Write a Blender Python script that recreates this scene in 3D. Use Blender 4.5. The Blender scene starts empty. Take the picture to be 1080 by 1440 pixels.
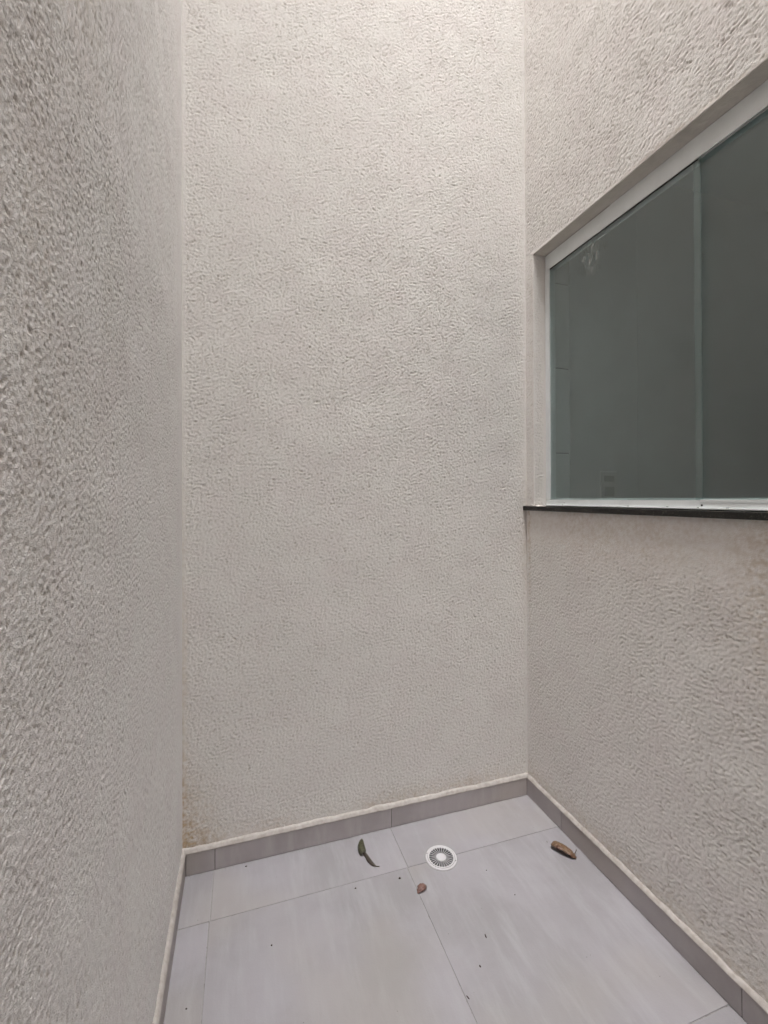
import bpy, bmesh, math, random
import numpy as np
from mathutils import Matrix, Vector, noise as mnoise
random.seed(7); rng = np.random.default_rng(7)
S = bpy.context.scene

# ------------------------------------------------------------------ camera
EYE = Vector((0, 0, 1.2))
cam = bpy.data.cameras.new('camera'); camo = bpy.data.objects.new('camera', cam)
S.collection.objects.link(camo); S.camera = camo
cam.sensor_fit = 'VERTICAL'; cam.sensor_height = 24; cam.sensor_width = 18
cam.lens = 24*627.58/1440
cam.shift_y = -(720-697.27)/1440
cam.clip_start = .02; cam.clip_end = 200
camo.matrix_world = (Matrix.Translation(EYE) @ Matrix.Rotation(-.3086, 4, 'Z')
                     @ Matrix.Rotation(math.pi/2+.0046, 4, 'X') @ Matrix.Rotation(-.0032, 4, 'Z'))

# ------------------------------------------------------------------ daylight (overcast)
SUN_EL, SUN_AZ = math.radians(78), math.radians(196)      # azimuth from +Y, clockwise
w = bpy.data.worlds.new('World'); S.world = w; w.use_nodes = True
nt = w.node_tree; nt.nodes.clear()
wo = nt.nodes.new('ShaderNodeOutputWorld'); bg = nt.nodes.new('ShaderNodeBackground')
sky = nt.nodes.new('ShaderNodeTexSky'); sky.sky_type = 'NISHITA'; sky.sun_disc = False
sky.sun_elevation = SUN_EL; sky.sun_rotation = SUN_AZ; sky.dust_density = 4; sky.air_density = 1
hs_ = nt.nodes.new('ShaderNodeHueSaturation'); hs_.inputs['Saturation'].default_value = .16
nt.links.new(sky.outputs[0], hs_.inputs['Color']); nt.links.new(hs_.outputs[0], bg.inputs['Color'])
bg.inputs['Strength'].default_value = .15
nt.links.new(bg.outputs[0], wo.inputs['Surface'])
sl = bpy.data.lights.new('sun', 'SUN'); slo = bpy.data.objects.new('sun', sl); S.collection.objects.link(slo)
sl.energy = .5; sl.angle = math.radians(60); sl.color = (1, .98, .95)
sd = Vector((math.sin(SUN_AZ)*math.cos(SUN_EL), math.cos(SUN_AZ)*math.cos(SUN_EL), math.sin(SUN_EL)))
slo.rotation_euler = sd.to_track_quat('Z', 'Y').to_euler()
S.view_settings.view_transform = 'Standard'; S.view_settings.look = 'None'
S.view_settings.gamma = 1; S.view_settings.use_curve_mapping = False
S.view_settings.exposure = 2.84
S.render.engine = 'CYCLES'
S.cycles.max_bounces = 12; S.cycles.diffuse_bounces = 6; S.cycles.transparent_max_bounces = 12

# ------------------------------------------------------------------ dimensions (metres)
YW, XL, XR, D, HS = 1.5548, -.1816, 1.1041, .0096, .0683
YE, TOP = -1.9, 6.4                                       # far end behind the camera, wall top
OY0, OY1, OZ0, OZ1 = .30, 1.5044, 1.1654, 2.1663          # window opening in the right wall
XI = 1.264                                                # inner face of the window wall
X1, X2, YT, TS = -.0904, .5092, 1.3631, .5996             # tile joints, tile size

# ------------------------------------------------------------------ node helpers
def mat(name):
    m = bpy.data.materials.new(name); m.use_nodes = True
    n = m.node_tree; b = n.nodes['Principled BSDF']
    return m, n, b
def N(n, t, **k):
    o = n.nodes.new(t)
    for a, v in k.items():
        if a in o.inputs.keys() if hasattr(o.inputs, 'keys') else False: o.inputs[a].default_value = v
        else: setattr(o, a, v)
    return o
def L(n, a, b): n.links.new(a, b)
def noise(n, vec, scale, detail=2, rough=.5, dist=0):
    o = n.nodes.new('ShaderNodeTexNoise')
    o.inputs['Scale'].default_value = scale; o.inputs['Detail'].default_value = detail
    o.inputs['Roughness'].default_value = rough; o.inputs['Distortion'].default_value = dist
    L(n, vec, o.inputs['Vector']); return o.outputs['Fac']
def maprange(n, v, a, b, c=0, d=1, smooth=False):
    o = n.nodes.new('ShaderNodeMapRange'); o.interpolation_type = 'SMOOTHSTEP' if smooth else 'LINEAR'
    for i, x in enumerate((a, b, c, d)): o.inputs[i+1].default_value = x
    L(n, v, o.inputs[0]); return o.outputs[0]
def math_(n, op, a, b=None, c=None):
    o = n.nodes.new('ShaderNodeMath'); o.operation = op
    for i, x in enumerate((a, b, c)):
        if x is None: continue
        if isinstance(x, (int, float)): o.inputs[i].default_value = x
        else: L(n, x, o.inputs[i])
    return o.outputs[0]
def mix(n, f, a, b, blend='MIX'):
    o = n.nodes.new('ShaderNodeMix'); o.data_type = 'RGBA'; o.blend_type = blend
    if isinstance(f, (int, float)): o.inputs[0].default_value = f
    else: L(n, f, o.inputs[0])
    for s, x in ((6, a), (7, b)):
        if isinstance(x, tuple): o.inputs[s].default_value = (*x, 1)
        else: L(n, x, o.inputs[s])
    return o.outputs[2]
def geo(n): return n.nodes.new('ShaderNodeNewGeometry').outputs['Position']
def scalev(n, vec, s):
    o = n.nodes.new('ShaderNodeMapping'); o.inputs['Scale'].default_value = s
    L(n, vec, o.inputs['Vector']); return o.outputs[0]

# ------------------------------------------------------------------ materials
def stucco_material(name, tint=(.71, .694, .667)):
    """Rolled acrylic render. The relief itself is in the mesh; the vertex fields hold the browner tone of the pits
    ('pit'), faint drifts of the paint's hue ('drift') and stains and brown tones ('damp')."""
    m, n, b = mat(name)
    at = lambda k: N(n, 'ShaderNodeAttribute', attribute_name=k).outputs['Fac']
    g = geo(n)
    col = mix(n, at('drift'), tint, (tint[0]*.985, tint[1]*.965, tint[2]*.975))
    fine = noise(n, g, 560, 2, .6)
    col = mix(n, maprange(n, fine, .35, .68, 0, .22), col, (tint[0]*.80, tint[1]*.77, tint[2]*.73))
    col = mix(n, at('pit'), col, (.40, .335, .26))  # browner colour in the low spots of the relief
    col = mix(n, at('damp'), col, (.44, .33, .215))  # stains and other brown areas of the wall
    L(n, col, b.inputs['Base Color']); b.inputs['Roughness'].default_value = .85
    b.inputs['Specular IOR Level'].default_value = .25
    bp = n.nodes.new('ShaderNodeBump'); bp.inputs['Strength'].default_value = 1; bp.inputs['Distance'].default_value = .0010
    L(n, fine, bp.inputs['Height']); L(n, bp.outputs[0], b.inputs['Normal'])
    return m
M_back = stucco_material('back_wall_render')
M_left = stucco_material('left_wall_render', (.80, .792, .780))
M_right = stucco_material('right_wall_render', (.775, .755, .728))

def tile_material(name='porcelain_tile', k=(1, 1, 1)):
    m, n, b = mat(name); tc = geo(n)
    oi = n.nodes.new('ShaderNodeObjectInfo').outputs['Random']
    off = n.nodes.new('ShaderNodeVectorMath'); off.operation = 'ADD'
    k_ = k; cb = n.nodes.new('ShaderNodeCombineXYZ'); k = math_(n, 'MULTIPLY', oi, 37.0)
    L(n, k, cb.inputs[0]); L(n, k, cb.inputs[1]); L(n, tc, off.inputs[0]); L(n, cb.outputs[0], off.inputs[1])
    v = off.outputs[0]
    cl = maprange(n, noise(n, v, 3.2, 5, .6, .4), .35, .68, 0, 1, True)
    col = mix(n, cl, (.292, .278, .298), (.240, .229, .240))
    st = maprange(n, noise(n, scalev(n, v, (6, 1.1, 1)), 3.5, 6, .65), .42, .72, 0, .75, True)
    col = mix(n, st, col, (.318, .309, .326))
    wm = maprange(n, noise(n, v, 1.9, 2), .48, .66, 0, .35, True)
    col = mix(n, wm, col, (.30, .275, .25))
    dust = maprange(n, noise(n, tc, 160, 3, .7), .66, .76, 0, .5, True)
    col = mix(n, dust, col, (.25, .235, .23))
    tone = n.nodes.new('ShaderNodeHueSaturation'); L(n, maprange(n, oi, 0, 1, .975, 1.02), tone.inputs['Value']); L(n, col, tone.inputs['Color'])
    L(n, mix(n, 1.0, tone.outputs[0], k_, 'MULTIPLY'), b.inputs['Base Color'])
    L(n, maprange(n, noise(n, tc, 9, 4, .6), .3, .7, .42, .60), b.inputs['Roughness'])
    b.inputs['Specular IOR Level'].default_value = .4
    bp = n.nodes.new('ShaderNodeBump'); bp.inputs['Strength'].default_value = .28; bp.inputs['Distance'].default_value = .001
    L(n, noise(n, tc, 240, 3, .6), bp.inputs['Height']); L(n, bp.outputs[0], b.inputs['Normal'])
    return m
M_tile = tile_material()
M_skirt = tile_material('skirting_tile', (1.30, 1.25, 1.185))

def simple(name, col, rough=.5, metal=0, nscale=0, amt=.15, bump=0, spec=.5, dark=None, nlo=.35, nhi=.7):
    m, n, b = mat(name); b.inputs['Roughness'].default_value = rough; b.inputs['Metallic'].default_value = metal
    b.inputs['Specular IOR Level'].default_value = spec
    b.inputs['Base Color'].default_value = (*col, 1)
    if nscale:
        tc = geo(n); f = noise(n, tc, nscale, 4, .6)
        d = dark or tuple(c*(1-amt) for c in col)
        L(n, mix(n, maprange(n, f, nlo, nhi, 0, 1, True), col, d), b.inputs['Base Color'])
        if bump:
            bp = n.nodes.new('ShaderNodeBump'); bp.inputs['Strength'].default_value = 1; bp.inputs['Distance'].default_value = bump
            L(n, f, bp.inputs['Height']); L(n, bp.outputs[0], b.inputs['Normal'])
    return m
M_grout = simple('tile_grout', (.26, .25, .25), .9, nscale=60, dark=(.13, .115, .11), bump=.0006, nlo=.5, nhi=.75)
M_skgrout = simple('skirting_grout', (.16, .14, .135), .9, nscale=80, amt=.4)
M_mortar = simple('painted_mortar', (.45, .42, .40), .7, nscale=60, dark=(.36, .325, .295), bump=.0007)
M_alu = simple('white_aluminium', (.74, .765, .765), .33, nscale=14, amt=.07)
M_granite = simple('dark_granite', (.016, .015, .013), .4, nscale=260, dark=(.11, .105, .09), nlo=.56, nhi=.72, spec=.3)
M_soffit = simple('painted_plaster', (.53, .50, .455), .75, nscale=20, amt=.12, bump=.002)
M_room = simple('room_paint', (.84, .86, .87), .7, nscale=3, amt=.05)
M_rtile = simple('room_wall_tile', (.66, .68, .675), .25, nscale=3, amt=.06)
M_plastic = simple('white_plastic', (.52, .51, .53), .38, nscale=40, amt=.06)
M_pvc = simple('socket_plastic', (.80, .80, .79), .35)
M_socket = simple('socket_insert', (.52, .52, .51), .4)
M_holeshade = simple('hole_shade', (.012, .012, .014), .9, spec=.05)  # near-black colour standing for the shade inside drain and holes
M_blackstrip = simple('black_strip', (.02, .02, .02), .6)
M_silicone = simple('silicone_bead', (.42, .40, .37), .5, nscale=50, amt=.3)
M_debris = simple('dry_crumb', (.05, .035, .025), .8, nscale=300, amt=.5)
M_speck = simple('tiny_grit', (.085, .07, .06), .9)
M_conc = simple('concrete', (.35, .34, .32), .9, nscale=8, amt=.2)
M_screw = simple('steel_screw', (.30, .30, .30), .4, metal=.8)

def leaf_material(name, c1, c2, c3, scale=1):
    m, n, b = mat(name); tc = n.nodes.new('ShaderNodeTexCoord').outputs['UV']
    g = geo(n)
    col = mix(n, maprange(n, noise(n, g, 70*scale, 4, .65), .35, .68, 0, 1, True), c1, c2)
    sx = n.nodes.new('ShaderNodeSeparateXYZ'); L(n, tc, sx.inputs[0])
    mid = math_(n, 'ABSOLUTE', math_(n, 'SUBTRACT', sx.outputs[1], .5))
    col = mix(n, maprange(n, mid, .0, .07, .7, 0, True), col, c3)
    # side veins
    vv = math_(n, 'ADD', math_(n, 'MULTIPLY', sx.outputs[0], 90.), math_(n, 'MULTIPLY', mid, -50.))
    vein = maprange(n, math_(n, 'SINE', vv), .75, 1, 0, .4, True)
    col = mix(n, vein, col, c3)
    edge = maprange(n, mid, .38, .5, 0, .7, True); col = mix(n, edge, col, (c2[0]*.5, c2[1]*.4, c2[2]*.4))
    L(n, col, b.inputs['Base Color']); b.inputs['Roughness'].default_value = .45
    bp = n.nodes.new('ShaderNodeBump'); bp.inputs['Strength'].default_value = .6; bp.inputs['Distance'].default_value = .0008
    L(n, vein, bp.inputs['Height']); L(n, bp.outputs[0], b.inputs['Normal'])
    return m
M_green = leaf_material('olive_leaf', (.052, .054, .025), (.030, .026, .015), (.080, .082, .042))
M_curl = leaf_material('dried_curl', (.055, .042, .030), (.030, .022, .016), (.12, .10, .085))
M_brown = leaf_material('brown_leaf', (.165, .105, .060), (.100, .045, .026), (.20, .13, .075))
M_petal = leaf_material('reddish_brown_leaf', (.17, .085, .070), (.09, .045, .035), (.2, .11, .09))
M_stem = simple('leaf_stem', (.060, .040, .026), .6)

def glass_material():
    m, n, b = mat('tinted_window_glass')
    n.nodes.remove(b); out = n.nodes['Material Output']
    tr = n.nodes.new('ShaderNodeBsdfTransparent'); tr.inputs[0].default_value = (.865, .925, .925, 1)
    gl = n.nodes.new('ShaderNodeBsdfGlossy'); gl.inputs['Roughness'].default_value = .012; gl.inputs['Color'].default_value = (.93, .97, .95, 1)
    fr = n.nodes.new('ShaderNodeFresnel')
    bf = n.nodes.new('ShaderNodeNewGeometry').outputs['Backfacing']    # thin sheet: same reflectance on both faces
    L(n, maprange(n, bf, 0, 1, 1.52, 1/1.52), fr.inputs['IOR'])
    ms = n.nodes.new('ShaderNodeMixShader'); L(n, fr.outputs[0], ms.inputs[0]); L(n, tr.outputs[0], ms.inputs[1]); L(n, gl.outputs[0], ms.inputs[2])
    # pale film painted to lighten the glass, and the dried smear near the top
    df = n.nodes.new('ShaderNodeBsdfDiffuse'); df.inputs[0].default_value = (.6, .6, .58, 1)
    p = geo(n)
    dist = n.nodes.new('ShaderNodeVectorMath'); dist.operation = 'DISTANCE'
    L(n, p, dist.inputs[0]); dist.inputs[1].default_value = (1.17, 1.262, 2.045)
    near = maprange(n, dist.outputs['Value'], .015, .085, 1, 0, True)
    stre = maprange(n, noise(n, scalev(n, p, (1, 2.6, .55)), 42, 4, .65, 1.2), .46, .66, 0, .42, True)
    sm = math_(n, 'MULTIPLY', near, stre)
    film = maprange(n, noise(n, p, 6, 4, .6), .3, .8, .040, .072)
    f = math_(n, 'ADD', sm, film)
    m2 = n.nodes.new('ShaderNodeMixShader'); L(n, f, m2.inputs[0]); L(n, ms.outputs[0], m2.inputs[1]); L(n, df.outputs[0], m2.inputs[2])
    L(n, m2.outputs[0], out.inputs['Surface'])
    return m
M_glass = glass_material()
M_glassedge = simple('glass_edge', (.015, .028, .022), .2)

# ------------------------------------------------------------------ mesh helpers
def link(o, parent=None):
    S.collection.objects.link(o)
    if parent: o.parent = parent
    return o
def empty(name, loc=(0, 0, 0)):
    o = bpy.data.objects.new(name, None); o.location = loc; o.empty_display_size = .05; S.collection.objects.link(o); return o
def tag(o, label=None, cat=None, group=None, kind=None):
    for k, v in (('label', label), ('category', cat), ('group', group), ('kind', kind)):
        if v: o[k] = v
    return o
def mk(name, verts, faces, m, parent=None, smooth=False, uv=None):
    me = bpy.data.meshes.new(name); me.from_pydata([tuple(v) for v in verts], [], faces); me.update()
    if smooth: me.shade_smooth()
    me.materials.append(m)
    if uv is not None:
        ul = me.uv_layers.new(name='UVMap')
        for lp in me.loops: ul.data[lp.index].uv = uv[lp.vertex_index]
    o = bpy.data.objects.new(name, me); link(o)
    if parent:
        o.parent = parent; o.matrix_parent_inverse = Matrix.Translation(-Vector(parent.location))
    return o
def from_bm(name, bm, m, parent=None, smooth=False):
    me = bpy.data.meshes.new(name); bm.normal_update(); bm.to_mesh(me); bm.free()
    if smooth: me.shade_smooth()
    me.materials.append(m); o = bpy.data.objects.new(name, me); link(o)
    if parent: o.parent = parent; o.matrix_parent_inverse = Matrix.Translation(-Vector(parent.location))
    return o
def bm_box(bm, a, b, bev=0):
    r = bmesh.ops.create_cube(bm, size=1)['verts']
    for v in r: v.co = Vector([(a[i]+b[i])/2 + v.co[i]*(b[i]-a[i]) for i in range(3)])
    if bev:
        es = {e for v in r for e in v.link_edges}
        bmesh.ops.bevel(bm, geom=list(es), offset=bev, segments=1, affect='EDGES')
def box(name, a, b, m, parent=None, bev=0):
    bm = bmesh.new(); bm_box(bm, a, b, bev); return from_bm(name, bm, m, parent)
def cyl(name, c, r, h, m, parent=None, axis='Z', seg=20, r2=None):
    bm = bmesh.new(); bmesh.ops.create_cone(bm, cap_ends=True, segments=seg, radius1=r, radius2=r2 or r, depth=h)
    if axis == 'X': bmesh.ops.rotate(bm, verts=bm.verts, matrix=Matrix.Rotation(math.pi/2, 3, 'Y'))
    bmesh.ops.translate(bm, verts=bm.verts, vec=c); return from_bm(name, bm, m, parent)

def spacing(*segs):
    out = []
    for a, b, s in segs:
        k = max(1, round((b-a)/s)); out += list(np.linspace(a, b, k+1)[:-1])
    out.append(segs[-1][1]); return np.array(out)
class Relief:
    """Height of a rolled, trowel-dragged render over a 3.6 x 3.6 m sheet (metres), built from filtered noise."""
    def __init__(self, seed, wave, rms, pits=.35, aniso=.6, res=.0017, size=3.6, tilt=0.):
        r = np.random.default_rng(seed); n = int(size/res); self.res = res; self.n = n
        k = np.fft.fftfreq(n, res).astype(np.float32); kr = k[:n//2+1].copy(); kr[-1] = abs(kr[-1])
        KX, KY = np.meshgrid(kr, k); K = np.hypot(KX, KY)+1e-6; TH = np.arctan2(KY, KX)
        def field(flt):
            w_ = np.fft.rfft2(r.standard_normal((n, n), dtype=np.float32))
            f = np.fft.irfft2(w_*flt, s=(n, n)).astype(np.float32); return f/f.std()
        band = lambda w_, s_: np.exp(-(np.log(K*w_)/s_)**2/2)
        low = lambda w_: np.exp(-(K*w_)**2/2)*1
        base = band(wave, .66)
        out = (1-aniso)*field(base)
        wsum = 0; acc = 0
        for ang in (tilt+1.57, tilt+.9, tilt+2.3, tilt):    # wave vectors: dragged mostly sideways, some slanting
            d = np.abs(((TH-ang+np.pi/2) % np.pi)-np.pi/2)
            wt = np.exp(1.4*field(low(.05))+(.5 if ang == tilt+1.57 else 0)); acc = acc+wt*field(base*np.exp(-(d/.55)**2/2)); wsum = wsum+wt
        x = out+aniso*1.35*acc/wsum; x /= x.std()
        strength = np.clip(1+.08*field(low(.14))+.20*field(low(.018)), .35, 1.8)
        crev = np.clip(np.exp(-1.25*x)-1, -.6, 7)
        h = .55*np.tanh(x*.9)-.38*crev
        p = field(band(wave*2.1, .35)); hole = np.clip(p-1.55, 0, 1.6)     # missing grains
        h = h/h.std()*strength-hole*2.2*pits+.42*field(band(wave*.5, .4))
        self.h = (h*rms+.0005*field(low(.25))).astype(np.float32)
        self.pit = np.clip((-h-1.35)/2.6, 0, 1).astype(np.float32)
        self.drift = np.clip(.45+.30*field(low(.16))+.16*field(low(.03)), 0, 1).astype(np.float32)
        self.blot = np.clip(.55+.28*field(low(.018))+.22*field(low(.006)), 0, 1.2).astype(np.float32)
    def at(self, arr, u, z):
        x = (u+1.0)/self.res % (self.n-1); y = (z+.1)/self.res % (self.n-1)
        i = x.astype(int); j = y.astype(int); fx = x-i; fy = y-j; i2 = (i+1) % self.n; j2 = (j+1) % self.n
        return (arr[j, i]*(1-fx)+arr[j, i2]*fx)*(1-fy)+(arr[j2, i]*(1-fx)+arr[j2, i2]*fx)*fy
def set_fields(me, n, **kw):
    for k, v in kw.items():
        vals = np.zeros(n, np.float32); vals[:len(v)] = v
        me.attributes.new(k, 'FLOAT', 'POINT').data.foreach_set('value', vals)
def grid_wall(name, us, zs, place, flip, thick_fn, m, relief, damp, R, hole=None):
    """One closed wall slab whose visible face is a dense grid: place(u, z, d) -> xyz, d metres behind the face."""
    U, Z = np.meshgrid(us, zs); nu, nz = len(us), len(zs); u, z = U.ravel(), Z.ravel()
    amp = relief(u, z)
    front = place(u, z, -R.at(R.h, u, z)*amp)
    idx = np.arange(U.size).reshape(nz, nu)
    q = np.stack([idx[:-1, :-1], idx[:-1, 1:], idx[1:, 1:], idx[1:, :-1]], -1)
    if hole is not None:
        UC, ZC = np.meshgrid((us[:-1]+us[1:])/2, (zs[:-1]+zs[1:])/2)
        q = q[~((UC > hole[0]) & (UC < hole[1]) & (ZC > hole[2]) & (ZC < hole[3]))]
    q = q.reshape(-1, 4)
    if flip: q = q[:, ::-1]
    co = [front]; quads = [q]; base = len(front)
    def slab(u0, u1, z0, z1):
        nonlocal base
        pts = [(u0, z0), (u1, z0), (u1, z1), (u0, z1)]
        P = np.concatenate([place(np.array([p[0] for p in pts]), np.array([p[1] for p in pts]), np.full(4, dd)) for dd in (.003, thick_fn)])
        co.append(P); b = base; base += 8
        f = np.array([[4, 5, 6, 7], [0, 1, 5, 4], [1, 2, 6, 5], [2, 3, 7, 6], [3, 0, 4, 7]])+b
        if not flip: f = f[:, ::-1]
        quads.append(f)
    if hole is None: slab(us[0], us[-1], zs[0], zs[-1])
    else:
        slab(us[0], us[-1], zs[0], hole[2]); slab(us[0], us[-1], hole[3], zs[-1])
        slab(us[0], hole[0], hole[2], hole[3]); slab(hole[1], us[-1], hole[2], hole[3])
    V = np.concatenate(co).astype(np.float32); F = np.concatenate(quads).astype(np.int32)
    me = bpy.data.meshes.new(name)
    me.vertices.add(len(V)); me.vertices.foreach_set('co', V.ravel())
    me.loops.add(F.size); me.loops.foreach_set('vertex_index', F.ravel())
    me.polygons.add(len(F)); me.polygons.foreach_set('loop_start', np.arange(len(F), dtype=np.int32)*4)
    sm = np.zeros(len(F), bool); sm[:len(q)] = True
    me.polygons.foreach_set('use_smooth', sm)
    me.update(calc_edges=True)
    set_fields(me, len(V), damp=np.clip(damp(u, z)*R.at(R.blot, u, z)*1.25, 0, 1), pit=R.at(R.pit, u, z)*np.clip(amp, 0, 1)*.8, drift=R.at(R.drift, u, z))
    me.materials.append(m); o = bpy.data.objects.new(name, me); link(o); return o
R_back = Relief(11, .0098, .00122, .18, .42)
R_left = Relief(23, .0064, .00078, 1.1, .22, tilt=.5)
R_right = Relief(37, .0100, .00102, .18, .48)
def ss(x, a, b):
    t = np.clip((x-a)/(b-a), 0, 1); return t*t*(3-2*t)
def wob(v, s, seed=0):          # cheap smooth 1-D wobble
    return (np.sin(v*s+seed)+.6*np.sin(v*s*2.3+seed*1.7+1)+.4*np.sin(v*s*5.1+seed*.7+2))/2

# ------------------------------------------------------------------ ground and tiled floor
ground = box('ground', (-30, -30, -.6), (30, 30, -.2), M_conc); tag(ground, kind='structure')
floor = box('floor', (XL-.15, YE-.15, -.20), (XR+.16, YW+.15, -.0016), M_grout); tag(floor, kind='structure')
xs = [(XL+.001, X1)] + [(X1, X2)] + [(X2, XR-.001)]
ys = [(YT, YW-.001)]; y = YT
while y > YE: ys.append((max(y-TS, YE+.001), y)); y -= TS
J = .0012
for j, (y0, y1) in enumerate(ys):
    for i, (x0, x1) in enumerate(xs):
        dx = .0028 if (j == 0) else 0                     # the cut back row sits a few millimetres out of line
        a0 = x0+(dx if i > 0 else 0); a1 = x1+(dx if i < 2 else 0)
        bm = bmesh.new(); lip = random.uniform(-.0004, .0005)
        bm_box(bm, (a0+J, y0+J, -.009), (a1-J, y1-J, lip), .0007)
        from_bm('tile', bm, M_tile, floor)
    
# ------------------------------------------------------------------ walls
zz_fine = [(-.02, .02, .02), (.02, 3.28, .0034), (3.28, TOP, .03)]
# back wall
def rel_back(u, z):
    r = .30+.70*ss(u, XL+.004, XL+.020+.006*wob(z, 9)); r *= .55+.45*ss(XR-u, .002, .016)
    return r*(.7+.3*ss(z, .09, .14))*(.80+.20*(1-ss(z, 1.9, 2.6)))
def brown_back(u, z):
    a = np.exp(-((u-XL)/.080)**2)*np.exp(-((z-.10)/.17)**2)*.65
    b = np.exp(-((u-XL)/.016)**2)*.35*np.exp(-((z-.2)/.9)**2)  # narrow browner line up the left corner
    c = np.exp(-((z-.085)/.045)**2)*(.22+.18*wob(u, 7, 3))  # uneven browner band just above the skirting
    d = np.exp(-((u-XR)/.03)**2)*np.exp(-((z-1.02)/.22)**2)*.18  # slightly browner near the right corner at sill height
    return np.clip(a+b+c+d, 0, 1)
back = grid_wall('back_wall', spacing((XL-.15, XL, .1), (XL, XR, .0034), (XR, XR+.16, .1)), spacing(*zz_fine),
                 lambda u, z, d: np.stack([u, YW+d, z], -1), False, .15, M_back, rel_back, brown_back, R_back)
tag(back, 'cream textured render wall straight ahead, closing the end of the light well', 'wall')
# left wall (centimetres from the lens, so the finest grid)
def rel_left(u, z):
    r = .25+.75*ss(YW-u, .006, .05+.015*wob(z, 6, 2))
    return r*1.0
def brown_left(u, z):
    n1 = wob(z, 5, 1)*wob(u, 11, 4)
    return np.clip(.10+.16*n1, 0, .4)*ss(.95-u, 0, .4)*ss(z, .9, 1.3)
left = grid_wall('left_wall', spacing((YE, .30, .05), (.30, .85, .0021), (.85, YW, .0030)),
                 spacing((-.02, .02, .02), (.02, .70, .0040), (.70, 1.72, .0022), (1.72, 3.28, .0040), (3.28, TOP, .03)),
                 lambda u, z, d: np.stack([XL-d, u, z], -1), False, .15, M_left, rel_left, brown_left, R_left)
tag(left, 'coarse grey-cream render wall seen at a steep angle close on the left', 'wall')
# right wall with the window opening
def rel_right(u, z):
    e = np.maximum.reduce([OY0-u, u-OY1, OZ0-z, z-OZ1])     # distance outside the opening
    r = .25+.75*ss(e, .0, .012)
    r = np.where((u > OY1) & (z > OZ0) & (z < OZ1), 1.0, r)
    under = (z < OZ0) & (u < YW)
    sm = ss(OZ0-.02-z, .05+.02*wob(u, 6, 2), .20+.035*wob(u, 9, 1))
    r = np.where(under, r*(.10+.90*sm), r)
    r *= .6+.4*ss(YW-u, .002, .012)
    return r*(.8+.2*ss(z, .09, .14))
def brown_right(u, z):
    a = np.exp(-((z-1.10)/.13)**2)*(z < OZ0)*(.22+.10*wob(u, 8, 5))  # browner band just below the sill
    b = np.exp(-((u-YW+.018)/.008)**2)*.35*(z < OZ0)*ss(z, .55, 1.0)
    c = np.exp(-((z-.085)/.05)**2)*.25  # browner band above the skirting
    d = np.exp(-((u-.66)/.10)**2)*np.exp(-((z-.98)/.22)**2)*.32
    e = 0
    f = np.exp(-((z-OZ1-.006)/.007)**2)*.28*(u < OY1)*ss(1.35-u, 0, .5)  # browner line along the top edge of the opening
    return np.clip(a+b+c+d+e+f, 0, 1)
us = spacing((YE, OY0, .05), (OY0, .55, .05), (.55, OY1, .0034), (OY1, YW, .0034))
zs = spacing((-.02, .02, .02), (.02, OZ0, .0034), (OZ0, OZ1, .0034), (OZ1, 3.28, .0034), (3.28, TOP, .03))
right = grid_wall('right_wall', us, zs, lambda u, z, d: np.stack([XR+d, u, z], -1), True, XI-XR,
                  M_right, rel_right, brown_right, R_right, hole=(OY0, OY1, OZ0, OZ1))
tag(right, 'cream textured render wall on the right, with the sliding window in it', 'wall')
# plastered soffit and jambs of the opening: thin coats, 2 mm proud of the slab's cut
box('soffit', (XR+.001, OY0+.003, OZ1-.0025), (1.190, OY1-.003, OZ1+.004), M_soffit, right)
def jamb(y, sgn):
    # the same rolled render turned into the return, fading out towards the frame and the soffit
    nx, nz = 27, 330; V = []; F = []; R = []
    for k in range(nz+1):
        z = OZ0+.001+(OZ1-OZ0-.004)*k/nz
        for i in range(nx+1):
            x = XR-.0005+(1.190-XR)*i/nx
            amp = min(1, .25+i/3)*min(1, max(.12, (17-i)/6))*min(1, .35+max(0, OZ1-z)/.25)
            h = float(R_right.at(R_right.h, np.array([x+.9]), np.array([z]))[0])*amp*1.7
            V.append((x, y-sgn*(.0012*min(1, i/6)+h), z)); R.append(amp)
    for k in range(nz):
        for i in range(nx):
            a = k*(nx+1)+i; q = (a, a+1, a+nx+2, a+nx+1); F.append(q if sgn > 0 else q[::-1])
    o = mk('jamb', V, F, M_right, right, True)
    set_fields(o.data, len(V), damp=np.full(len(V), .05), pit=np.zeros(len(V)), drift=np.full(len(V), .5))
    return o
jamb(OY1, 1); jamb(OY0, -1)
# ceramic pieces lining the inside of the window reveal
for z0, z1 in ((1.1655, 1.378), (1.378, 1.72), (1.72, 2.062), (2.062, 2.165)):
    box('reveal_tile', (1.195, OY1-.008, z0+.0015), (XI+.008, OY1-.0005, z1-.0015), M_rtile, right, .0008)
box('reveal_grout', (1.194, OY1-.0045, 1.1655), (XI+.004, OY1-.0003, 2.165), M_skgrout, right)
# end wall behind the viewpoint
end = box('end_wall', (XL-.15, YE-.15, -.02), (XI, YE, TOP), M_soffit)
tag(end, 'plain cream wall closing the light well behind the viewpoint', 'wall')

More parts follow.
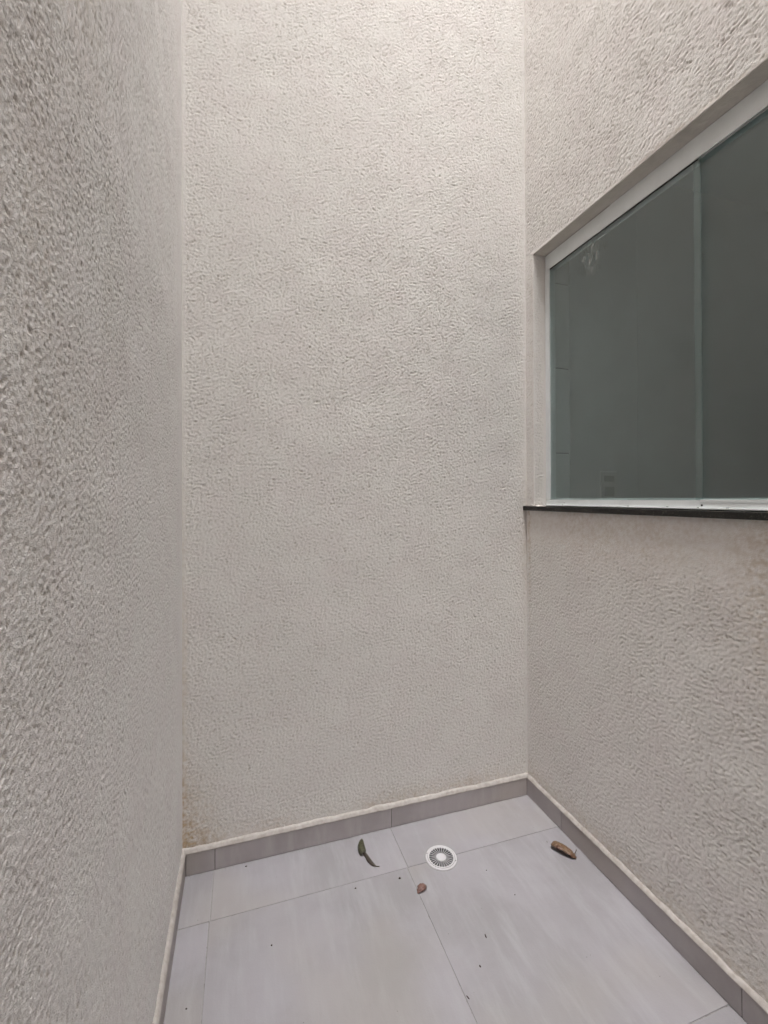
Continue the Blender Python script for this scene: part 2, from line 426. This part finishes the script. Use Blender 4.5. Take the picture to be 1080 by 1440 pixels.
# ------------------------------------------------------------------ skirting (parts of their walls)
def skirt(parent, axis, a, b):
    bm = bmesh.new()
    g = .0011
    if axis == 'back': bm_box(bm, (a+g, YW-D, .0012), (b-g, YW+.0, HS+random.uniform(-.0006, .0006)), .0007)
    if axis == 'left': bm_box(bm, (XL-.0, a+g, .0012), (XL+D, b-g, HS+random.uniform(-.0006, .0006)), .0007)
    if axis == 'right': bm_box(bm, (XR-D, a+g, .0012), (XR+.0, b-g, HS+random.uniform(-.0006, .0006)), .0007)
    return from_bm('skirting_tile', bm, M_skirt, parent)
for a, b in ((XL+D+.001, -.0845), (-.0845, .5170), (.5170, XR-D-.001)): skirt(back, 'back', a, b)
ysk = [YW, 1.345, .735, .125, -.475, -1.075, YE]
for a, b in zip(ysk[1:], ysk[:-1]): skirt(right, 'right', a, b)
ysk = [YW, 1.30, .70, .10, -.50, -1.10, YE]
for a, b in zip(ysk[1:], ysk[:-1]): skirt(left, 'left', a, b)
box('skirting_grout', (XL+.002, YW-D+.002, .0), (XR-.002, YW-.001, HS-.0025), M_skgrout, back)
box('skirting_grout', (XL+.001, YE+.01, .0), (XL+D-.002, YW-.012, HS-.0025), M_skgrout, left)
box('skirting_grout', (XR-D+.002, YE+.01, .0), (XR-.001, YW-.012, HS-.0025), M_skgrout, right)
def bead(parent, axis):
    """hand-painted mortar fillet between the skirting's top edge and the rough wall"""
    if axis == 'back': t = np.arange(XL+.0005, XR, .004); 
    else: t = np.concatenate([np.arange(YE, .5, .03), np.arange(.5, YW-.0005, .004)])
    V = []; F = []; K = 6
    for i, s in enumerate(t):
        hh = .0175+.0035*mnoise.fractal(Vector((s*18, 3+len(axis), 0)), 1, 2, 3)+.002*mnoise.noise(Vector((s*5, 9, 0)))
        if axis == 'right': hh -= .003
        for k in range(K+1):
            q = k/K
            dd = (D+.0006)*(1-q)**.8+.0032*(1-q)*0+.0022
            if k == 0: dd = D-.0004
            if k == K: dd = -.001
            z = HS-.0012+hh*q+.0005*mnoise.noise(Vector((s*60, q*4, len(axis))))*(k > 0)
            dd += .0004*mnoise.noise(Vector((s*45, q*5+7, 0)))*(0 < k < K)
            V.append({'back': (s, YW-dd, z), 'left': (XL+dd, s, z), 'right': (XR-dd, s, z)}[axis])
    for i in range(len(t)-1):
        for k in range(K):
            a = i*(K+1)+k; q = (a, a+K+1, a+K+2, a+1); F.append(q if axis in ('back','left') else q[::-1])
    return mk('mortar_fillet', V, F, M_mortar, parent, True)
bead(back, 'back'); bead(left, 'left'); bead(right, 'right')

# ------------------------------------------------------------------ window
win = empty('sliding_window', (XR, .9, OZ0))
tag(win, 'white aluminium sliding window with two grey-green glass panes over a dark stone sill', 'window')
FX = 1.158; FB = 1.192                                   # outer and inner faces of the frame
def frame_rail(name, prof, axis_y=(OY0+.004, OY1-.004)):
    bm = bmesh.new()
    for a, b in prof: bm_box(bm, (a[0], axis_y[0], a[1]), (b[0], axis_y[1], b[1]), .0005)
    return from_bm(name, bm, M_alu, win)
ZB = 2.103
tr = frame_rail('top_rail', [((FX, ZB), (FX+.003, OZ1-.0035)), ((FX+.0125, ZB+.003), (FX+.0150, OZ1-.006)),
                             ((FB-.003, ZB), (FB, OZ1-.006)), ((FX+.003, OZ1-.016), (FB-.003, OZ1-.0036))])
br = frame_rail('bottom_rail', [((FX, OZ0+.0022), (FX+.003, OZ0+.0255)), ((FX+.0125, OZ0+.006), (FX+.0150, OZ0+.018)),
                                ((FB-.003, OZ0+.0022), (FB, OZ0+.032)), ((FX+.003, OZ0+.0022), (FB-.003, OZ0+.006)),
                                ((FX-.010, OZ0+.0016), (FX-.0003, OZ0+.0056))])
box('rail_capping', (FX-.0012, OY0+.01, OZ0+.0200), (FX+.0045, .872, OZ0+.0275), M_alu, br, .0006)
box('side_rail', (FX-.001, OY1-.0265, OZ0+.0262), (FB-.004, OY1-.0035, ZB-.001), M_alu, win, .0008)
box('side_rail', (FX-.001, OY0+.0035, OZ0+.0262), (FB-.004, OY0+.0265, ZB-.001), M_alu, win, .0008)
def pane(x, y0, y1, z0, z1, edge_y=None):
    p = box('glass_pane', (x, y0, z0), (x+.006, y1, z1), M_glass, win)
    if edge_y is not None:      # polished green edge of the toughened sheet
        s = 1 if edge_y == y1 else -1
        e = box('pane_edge', (x-.0003, min(edge_y, edge_y+s*.0035), z0), (x+.0063, max(edge_y, edge_y+s*.0035), z1), M_glassedge)
        e.parent = p; e.matrix_parent_inverse = p.matrix_world.inverted() if False else Matrix.Translation(-Vector(win.location))
    return p
p1 = pane(FX+.0045, .872, OY1-.0275, OZ0+.007, ZB+.045, .872)
p2 = pane(FX+.0175, OY0+.0275, .899, OZ0+.007, ZB+.030, .899)
# screws, and black discs painted as the shade inside the rail's holes
for y_ in (1.40, 1.10, .965, .875, .80):
    s = cyl('screw', (FX-.005, y_, OZ0+.0066), .0028, .002, M_screw, br, seg=12)
h = cyl('drilled_hole_shade', (FX-.0004, .868, OZ0+.0125), .0026, .0014, M_holeshade, br, 'X', 12)
cyl('drilled_hole_shade', (FX-.0004, 1.395, OZ0+.0135), .0011, .0014, M_holeshade, br, 'X', 8)
# broken silicone line above the top rail
bm = bmesh.new()
for a, b in ((.42, .70), (1.17, OY1-.006)):
    bm_box(bm, (FX-.0010, a, OZ1-.0052), (FX+.0035, b, OZ1-.0022), .0008)
from_bm('silicone_bead', bm, M_silicone, win)
# thin black strip under the top rail, in front of the fixed pane
box('dark_strip', (FX+.0032, .875, ZB-.0035), (FX+.0044, OY1-.028, ZB+.004), M_blackstrip, win)
# stone sill
bm = bmesh.new(); bm_box(bm, (XR-.0169, .24, 1.1481), (XI+.02, YW-.001, OZ0), .0007)
from_bm('window_sill', bm, M_granite, win)
# render that was dragged over the sill's back corner
V = []; F = []; nx, ny = 16, 14
for j in range(ny+1):
    for i in range(nx+1):
        x = XR-.004+.056*i/nx; y_ = 1.470+.083*j/ny
        e = min(1, (nx-i)/5, j/4)
        z = OZ0-.001+e*(.0055+.005*mnoise.fractal(Vector((x*70, y_*70, 1)), 1, 2, 3))*(.4+.6*j/ny)
        V.append((x, y_, z))
for j in range(ny):
    for i in range(nx):
        a = j*(nx+1)+i; F.append((a, a+1, a+nx+2, a+nx+1))
mk('mortar_smear', V, F, M_soffit, right, True)

# ------------------------------------------------------------------ the room behind the glass
RX, RY0, RZ = 3.6, -1.4, 2.62
def room(name, a, b, m=M_room): return tag(box(name, a, b, m), kind='structure')
room('room_floor', (XI, RY0, -.199), (RX, 1.53, .0), M_tile)
room('room_ceiling', (XI+.0, RY0, RZ), (RX, 1.53, RZ+.12))
rw = room('room_wall', (XI+.001, 1.53, 0), (RX, 1.68, RZ))
room('room_wall', (RX, RY0, 0), (RX+.12, 1.68, RZ))
room('room_wall', (XI, RY0-.12, 0), (RX+.12, RY0, RZ))
room('room_pier', (1.66, 1.5285, 0), (RX, 1.5298, RZ), M_room)
sk = empty('power_socket', (1.494, 1.53, 1.247))
tag(sk, 'small white wall socket plate seen dimly through the left window pane', 'power socket')
bm = bmesh.new(); bm_box(bm, (1.450, 1.5215, 1.185), (1.538, 1.5297, 1.310), .003); from_bm('plate', bm, M_pvc, sk)
bm = bmesh.new(); bm_box(bm, (1.468, 1.5195, 1.266), (1.520, 1.5225, 1.292), .0015); from_bm('rocker_switch', bm, M_socket, sk)
bm = bmesh.new(); bm_box(bm, (1.468, 1.5195, 1.203), (1.520, 1.5225, 1.245), .0015); ins = from_bm('socket_insert', bm, M_socket, sk)
for dx in (-.009, 0, .009):
    bm = bmesh.new(); bmesh.ops.create_cone(bm, cap_ends=True, segments=10, radius1=.0028, radius2=.0028, depth=.002)
    bmesh.ops.rotate(bm, verts=bm.verts, matrix=Matrix.Rotation(math.pi/2, 3, 'X'))
    bmesh.ops.translate(bm, verts=bm.verts, vec=(1.494+dx, 1.5190, 1.224+(.004 if dx == 0 else 0)))
    o = from_bm('contact_hole_shade', bm, M_holeshade); o.parent = ins; o.matrix_parent_inverse = Matrix.Translation(-Vector(sk.location))  # black disc painted as the shade inside the contact

# ------------------------------------------------------------------ floor drain
DC = Vector((.6312, 1.3655, 0))
dr = empty('floor_drain', DC); tag(dr, 'round white plastic floor drain with radial slots set in the floor tiles', 'drain')
def lathe(name, prof, m, parent, seg=64, closed=False):
    V = []; F = []; n_ = len(prof)
    for i in range(seg):
        a = 2*math.pi*i/seg
        for r, z in prof: V.append((DC.x+r*math.cos(a), DC.y+r*math.sin(a), z))
    for i in range(seg):
        for k in range(n_-1 if not closed else n_):
            a = i*n_+k; b = ((i+1) % seg)*n_+k; k2 = (k+1) % n_
            F.append((a, b, ((i+1) % seg)*n_+k2, i*n_+k2))
    return mk(name, V, F, m, parent, True)
lathe('outer_ring', [(.0520, .0002), (.0515, .0018), (.0500, .0026), (.0462, .0026), (.0455, .0018), (.0455, .0002)], M_plastic, dr, closed=True)
lathe('grate_rim', [(.0450, .0004), (.0447, .0030), (.0440, .0036), (.0405, .0034), (.0398, .0026), (.0398, .0004)], M_plastic, dr, closed=True)
cyl('sump_shade', (DC.x, DC.y, .0007), .0458, .0007, M_holeshade, dr, seg=48)  # flat black disc painted as the shade below the grate
hub = lathe('hub', [(.0001, .0042), (.0120, .0040), (.0155, .0034), (.0165, .0024), (.0165, .0010), (.0001, .0010)], M_plastic, dr, 40)
cyl('sealing_grout', (DC.x, DC.y, .0004), .0535, .0006, M_grout, dr, seg=64)
NB = 27; bm = bmesh.new()
proto = None
for i in range(NB):
    a = 2*math.pi*(i+.5)/NB+.05
    if proto is None:
        P = []
        for r, hw in ((.0160, .0007), (.0402, .0012)):
            for s in (-1, 1):
                for z in (.0019, .0028): P.append((r, s*hw, z))
        F = [(0, 1, 3, 2), (4, 6, 7, 5), (1, 5, 7, 3), (0, 2, 6, 4), (0, 4, 5, 1), (2, 3, 7, 6)]
        me = bpy.data.meshes.new('grate_bar'); me.from_pydata(P, [], F); me.materials.append(M_plastic); proto = me
    o = bpy.data.objects.new('grate_bar', proto); link(o); o.parent = dr; o.rotation_euler.z = a
for a in (-.62, 2.5):
    cyl('screw', (DC.x+.0482*math.cos(a), DC.y+.0482*math.sin(a), .0028), .0016, .0008, M_debris, dr, seg=10)

# ------------------------------------------------------------------ leaves
def ribbon_leaf(spine, m, root, nseg=44, ncross=12, thick=.0004, crinkle=.0006, ragged=.07):
    """spine: list of (x, y, z, half-width, cross direction angle deg, cupping metres, roll deg)."""
    A = np.array(spine, float); t = np.linspace(0, len(A)-1, nseg+1)
    C = np.empty((nseg+1, A.shape[1]))
    for c in range(A.shape[1]):           # Catmull-Rom through the control rows
        for i, s in enumerate(t):
            k = min(int(s), len(A)-2); f = s-k
            p0 = A[max(k-1, 0), c]; p1 = A[k, c]; p2 = A[k+1, c]; p3 = A[min(k+2, len(A)-1), c]
            C[i, c] = .5*((2*p1)+(-p0+p2)*f+(2*p0-5*p1+4*p2-p3)*f*f+(-p0+3*p1-3*p2+p3)*f**3)
    V = []; UV = []
    for i in range(nseg+1):
        x, y, z, hw, ang, cup, roll = C[i]; hw = max(hw, .0004)
        d = C[min(i+1, nseg), :3]-C[max(i-1, 0), :3]; d = Vector(d).normalized()
        c = Vector((math.cos(math.radians(ang)), math.sin(math.radians(ang)), 0)); c = (c-d*c.dot(d)).normalized()
        c = Matrix.Rotation(math.radians(roll), 3, d) @ c; nrm = c.cross(d).normalized()
        if nrm.z < 0 and abs(roll) < 89: nrm = -nrm
        for j in range(ncross+1):
            q = j/ncross*2-1
            e = hw*(1+ragged*mnoise.noise(Vector((i*.5, q*2, 5))))
            p = Vector((x, y, z))+c*(q*e)+nrm*(cup*(1-q*q)+crinkle*(mnoise.noise(Vector((i*.35, q*2.2, 1)))+.5*mnoise.noise(Vector((i*.9, q*5, 4)))))
            p.z = max(p.z, .0016); V.append(p); UV.append((i/nseg, j/ncross))
    F = []
    for i in range(nseg):
        for j in range(ncross):
            a = i*(ncross+1)+j; F.append((a, a+1, a+ncross+2, a+ncross+1))
    o = mk('blade', V, F, m, root, True, UV)
    so = o.modifiers.new('thickness', 'SOLIDIFY'); so.thickness = thick; so.offset = 1
    return o
def tube(name, pts, r, m, root, seg=7):
    V = []; F = []
    for i, p in enumerate(pts):
        p = Vector(p); d = (Vector(pts[min(i+1, len(pts)-1)])-Vector(pts[max(i-1, 0)])).normalized()
        u = d.cross(Vector((0, 0, 1))).normalized(); v = d.cross(u)
        rr = r if not isinstance(r, (list, tuple)) else r[i]
        for k in range(seg):
            a = 2*math.pi*k/seg; V.append(p+u*math.cos(a)*rr+v*math.sin(a)*rr)
    for i in range(len(pts)-1):
        for k in range(seg): F.append((i*seg+k, i*seg+(k+1) % seg, (i+1)*seg+(k+1) % seg, (i+1)*seg+k))
    F.append(tuple(range(seg))[::-1]); F.append(tuple((len(pts)-1)*seg+k for k in range(seg)))
    return mk(name, V, F, m, root, True)

g = empty('fallen_leaf', (.395, 1.45, 0))
tag(g, 'dried olive green leaf with a curled tip, against the back skirting left of the drain', 'leaf')
ribbon_leaf([(.4010, 1.5240, .0040, .0006, 0, .000, 0), (.3940, 1.508, .0080, .0072, 5, .0050, 20), (.3875, 1.490, .0100, .0118, 8, .0080, 26),
             (.3852, 1.472, .0105, .0130, 10, .0080, 28), (.3858, 1.4585, .0090, .0120, 12, .0070, 26), (.3872, 1.4515, .0080, .0100, 15, .0060, 22)],
            M_green, g, crinkle=.0012)
ribbon_leaf([(.3905, 1.4600, .0045, .0050, 20, .0020, 10), (.3945, 1.4440, .0040, .0062, 25, .0040, 34), (.3975, 1.4260, .0040, .0070, 35, .0045, 40),
             (.4045, 1.4080, .0040, .0055, 40, .0035, 38), (.4130, 1.3975, .0030, .0018, 45, .0010, 20)], M_curl, g)
tube('stem', [(.4110, 1.3985, .0032), (.4180, 1.3945, .0028), (.4240, 1.3920, .0032)], [.0016, .0012, .0014], M_stem, g)

b_ = empty('fallen_leaf', (1.035, 1.262, 0))
tag(b_, 'curled brown dry leaf arched over its own shadow beside the right skirting', 'leaf')
ribbon_leaf([(1.0160, 1.2960, .0080, .0060, 35, .001, 0), (1.0180, 1.2880, .0130, .0135, 32, .004, 0), (1.0240, 1.2740, .0160, .0170, 30, .006, -4),
             (1.0330, 1.2560, .0165, .0168, 30, .006, -6), (1.0430, 1.2400, .0130, .0145, 30, .006, -4), (1.0510, 1.2290, .0070, .0090, 32, .003, 0), (1.0560, 1.2235, .0030, .0020, 35, .001, 0)],
            M_brown, b_, 46, 16, .0005, .0034, .22)
tube('stem', [(1.0530, 1.2290, .0060), (1.0600, 1.2350, .0085), (1.0670, 1.2375, .0130), (1.0700, 1.2400, .0150)], [.0013, .0010, .0011, .0015], M_stem, b_)

p_ = empty('leaf_scrap', (.522, 1.272, 0))
tag(p_, 'small reddish brown scrap of dry leaf on the tile joint below the drain', 'leaf scrap')
ribbon_leaf([(.5060, 1.2620, .0022, .0020, 100, .000, 0), (.5130, 1.2680, .0055, .0085, 105, .0035, 8), (.5230, 1.2735, .0075, .0118, 108, .0050, 12),
             (.5330, 1.2775, .0060, .0098, 108, .0035, 10), (.5400, 1.2790, .0030, .0040, 108, .001, 4)], M_petal, p_, 24, 10, .0005, .0022, .3)

# crumbs lying about on the tiles
crumbs = [
    (.472, 1.331, .0038, .0030, 'largest dark crumb, between the curled green leaf and the reddish leaf scrap'),
    (.331, 1.3387, .0026, .0022, 'dark speck of a crumb right beside the joint below and left of the green leaf'),
    (.6334, 1.0843, .0016, .0060, 'thin dark splinter lying alone on the big tile below the drain'),
    (.579, 1.0199, .0018, .0030, 'short dark crumb just below and left of the thin splinter'),
    (.0744, 1.2379, .0022, .0022, 'lone dark crumb on the large middle tile, nearest the left skirting'),
    (.5149, .9652, .0014, .0050, 'thin crumb lying on the long tile joint near the bottom of the picture'),
    (.7832, 1.1695, .0016, .0014, 'faint crumb in the open middle of the right hand floor tile'),
    (1.0105, 1.3140, .0010, .0032, 'hair thin crumb just above the curled brown leaf'),
    (-.126, 1.1463, .0018, .0018, 'small crumb on the narrow cut tile along the left skirting'),
    (.0114, 1.5283, .0030, .0016, 'crumb pressed against the foot of the back skirting, left of the green leaf'),
    (.7480, 1.2740, .0015, .0014, 'small crumb between the drain and the curled brown leaf')]
def lump(name, x, y, a, b, m, h=None):
    bm = bmesh.new(); bmesh.ops.create_icosphere(bm, subdivisions=2, radius=1)
    s = random.random()*50
    for v in bm.verts:
        k = 1+.45*mnoise.noise(v.co*1.6+Vector((s, 0, 0))); v.co = Vector((v.co.x*a*k, v.co.y*b*k, v.co.z*(h or min(a, b)*.7)*k))
    me_o = from_bm(name, bm, m, None, True); me_o.location = (x, y, (h or min(a, b)*.7)*.6+.0008); me_o.rotation_euler.z = random.uniform(-.4, .4)
    return me_o
for x, y_, a, b, lab in crumbs:
    o = lump('leaf_crumb', x, y_, a, b, M_debris)
    tag(o, lab, 'crumb', 'dark crumbs scattered on the floor tiles')
# faint uncountable grit
V = []; F = []
for k in range(150):
    x = rng.uniform(XL+.02, XR-.02); y_ = rng.uniform(.6, YW-.02); r = .00025+.0007*rng.random()**3
    if k > 80: y_ = YW-D-abs(rng.normal(0, .006))-.001
    if (Vector((x, y_, 0))-DC).length < .055: continue
    b0 = len(V); a0 = rng.uniform(0, 6)
    for q in range(4): V.append((x+r*math.cos(a0+q*1.57)*(1+.5*rng.random()), y_+r*math.sin(a0+q*1.57), .0007))
    V.append((x, y_, .0007+r)); F += [(b0+q, b0+(q+1) % 4, b0+4) for q in range(4)]
o = mk('grit', V, F, M_speck); tag(o, 'fine dark grit sprinkled over the floor tiles', 'grit', kind='stuff')
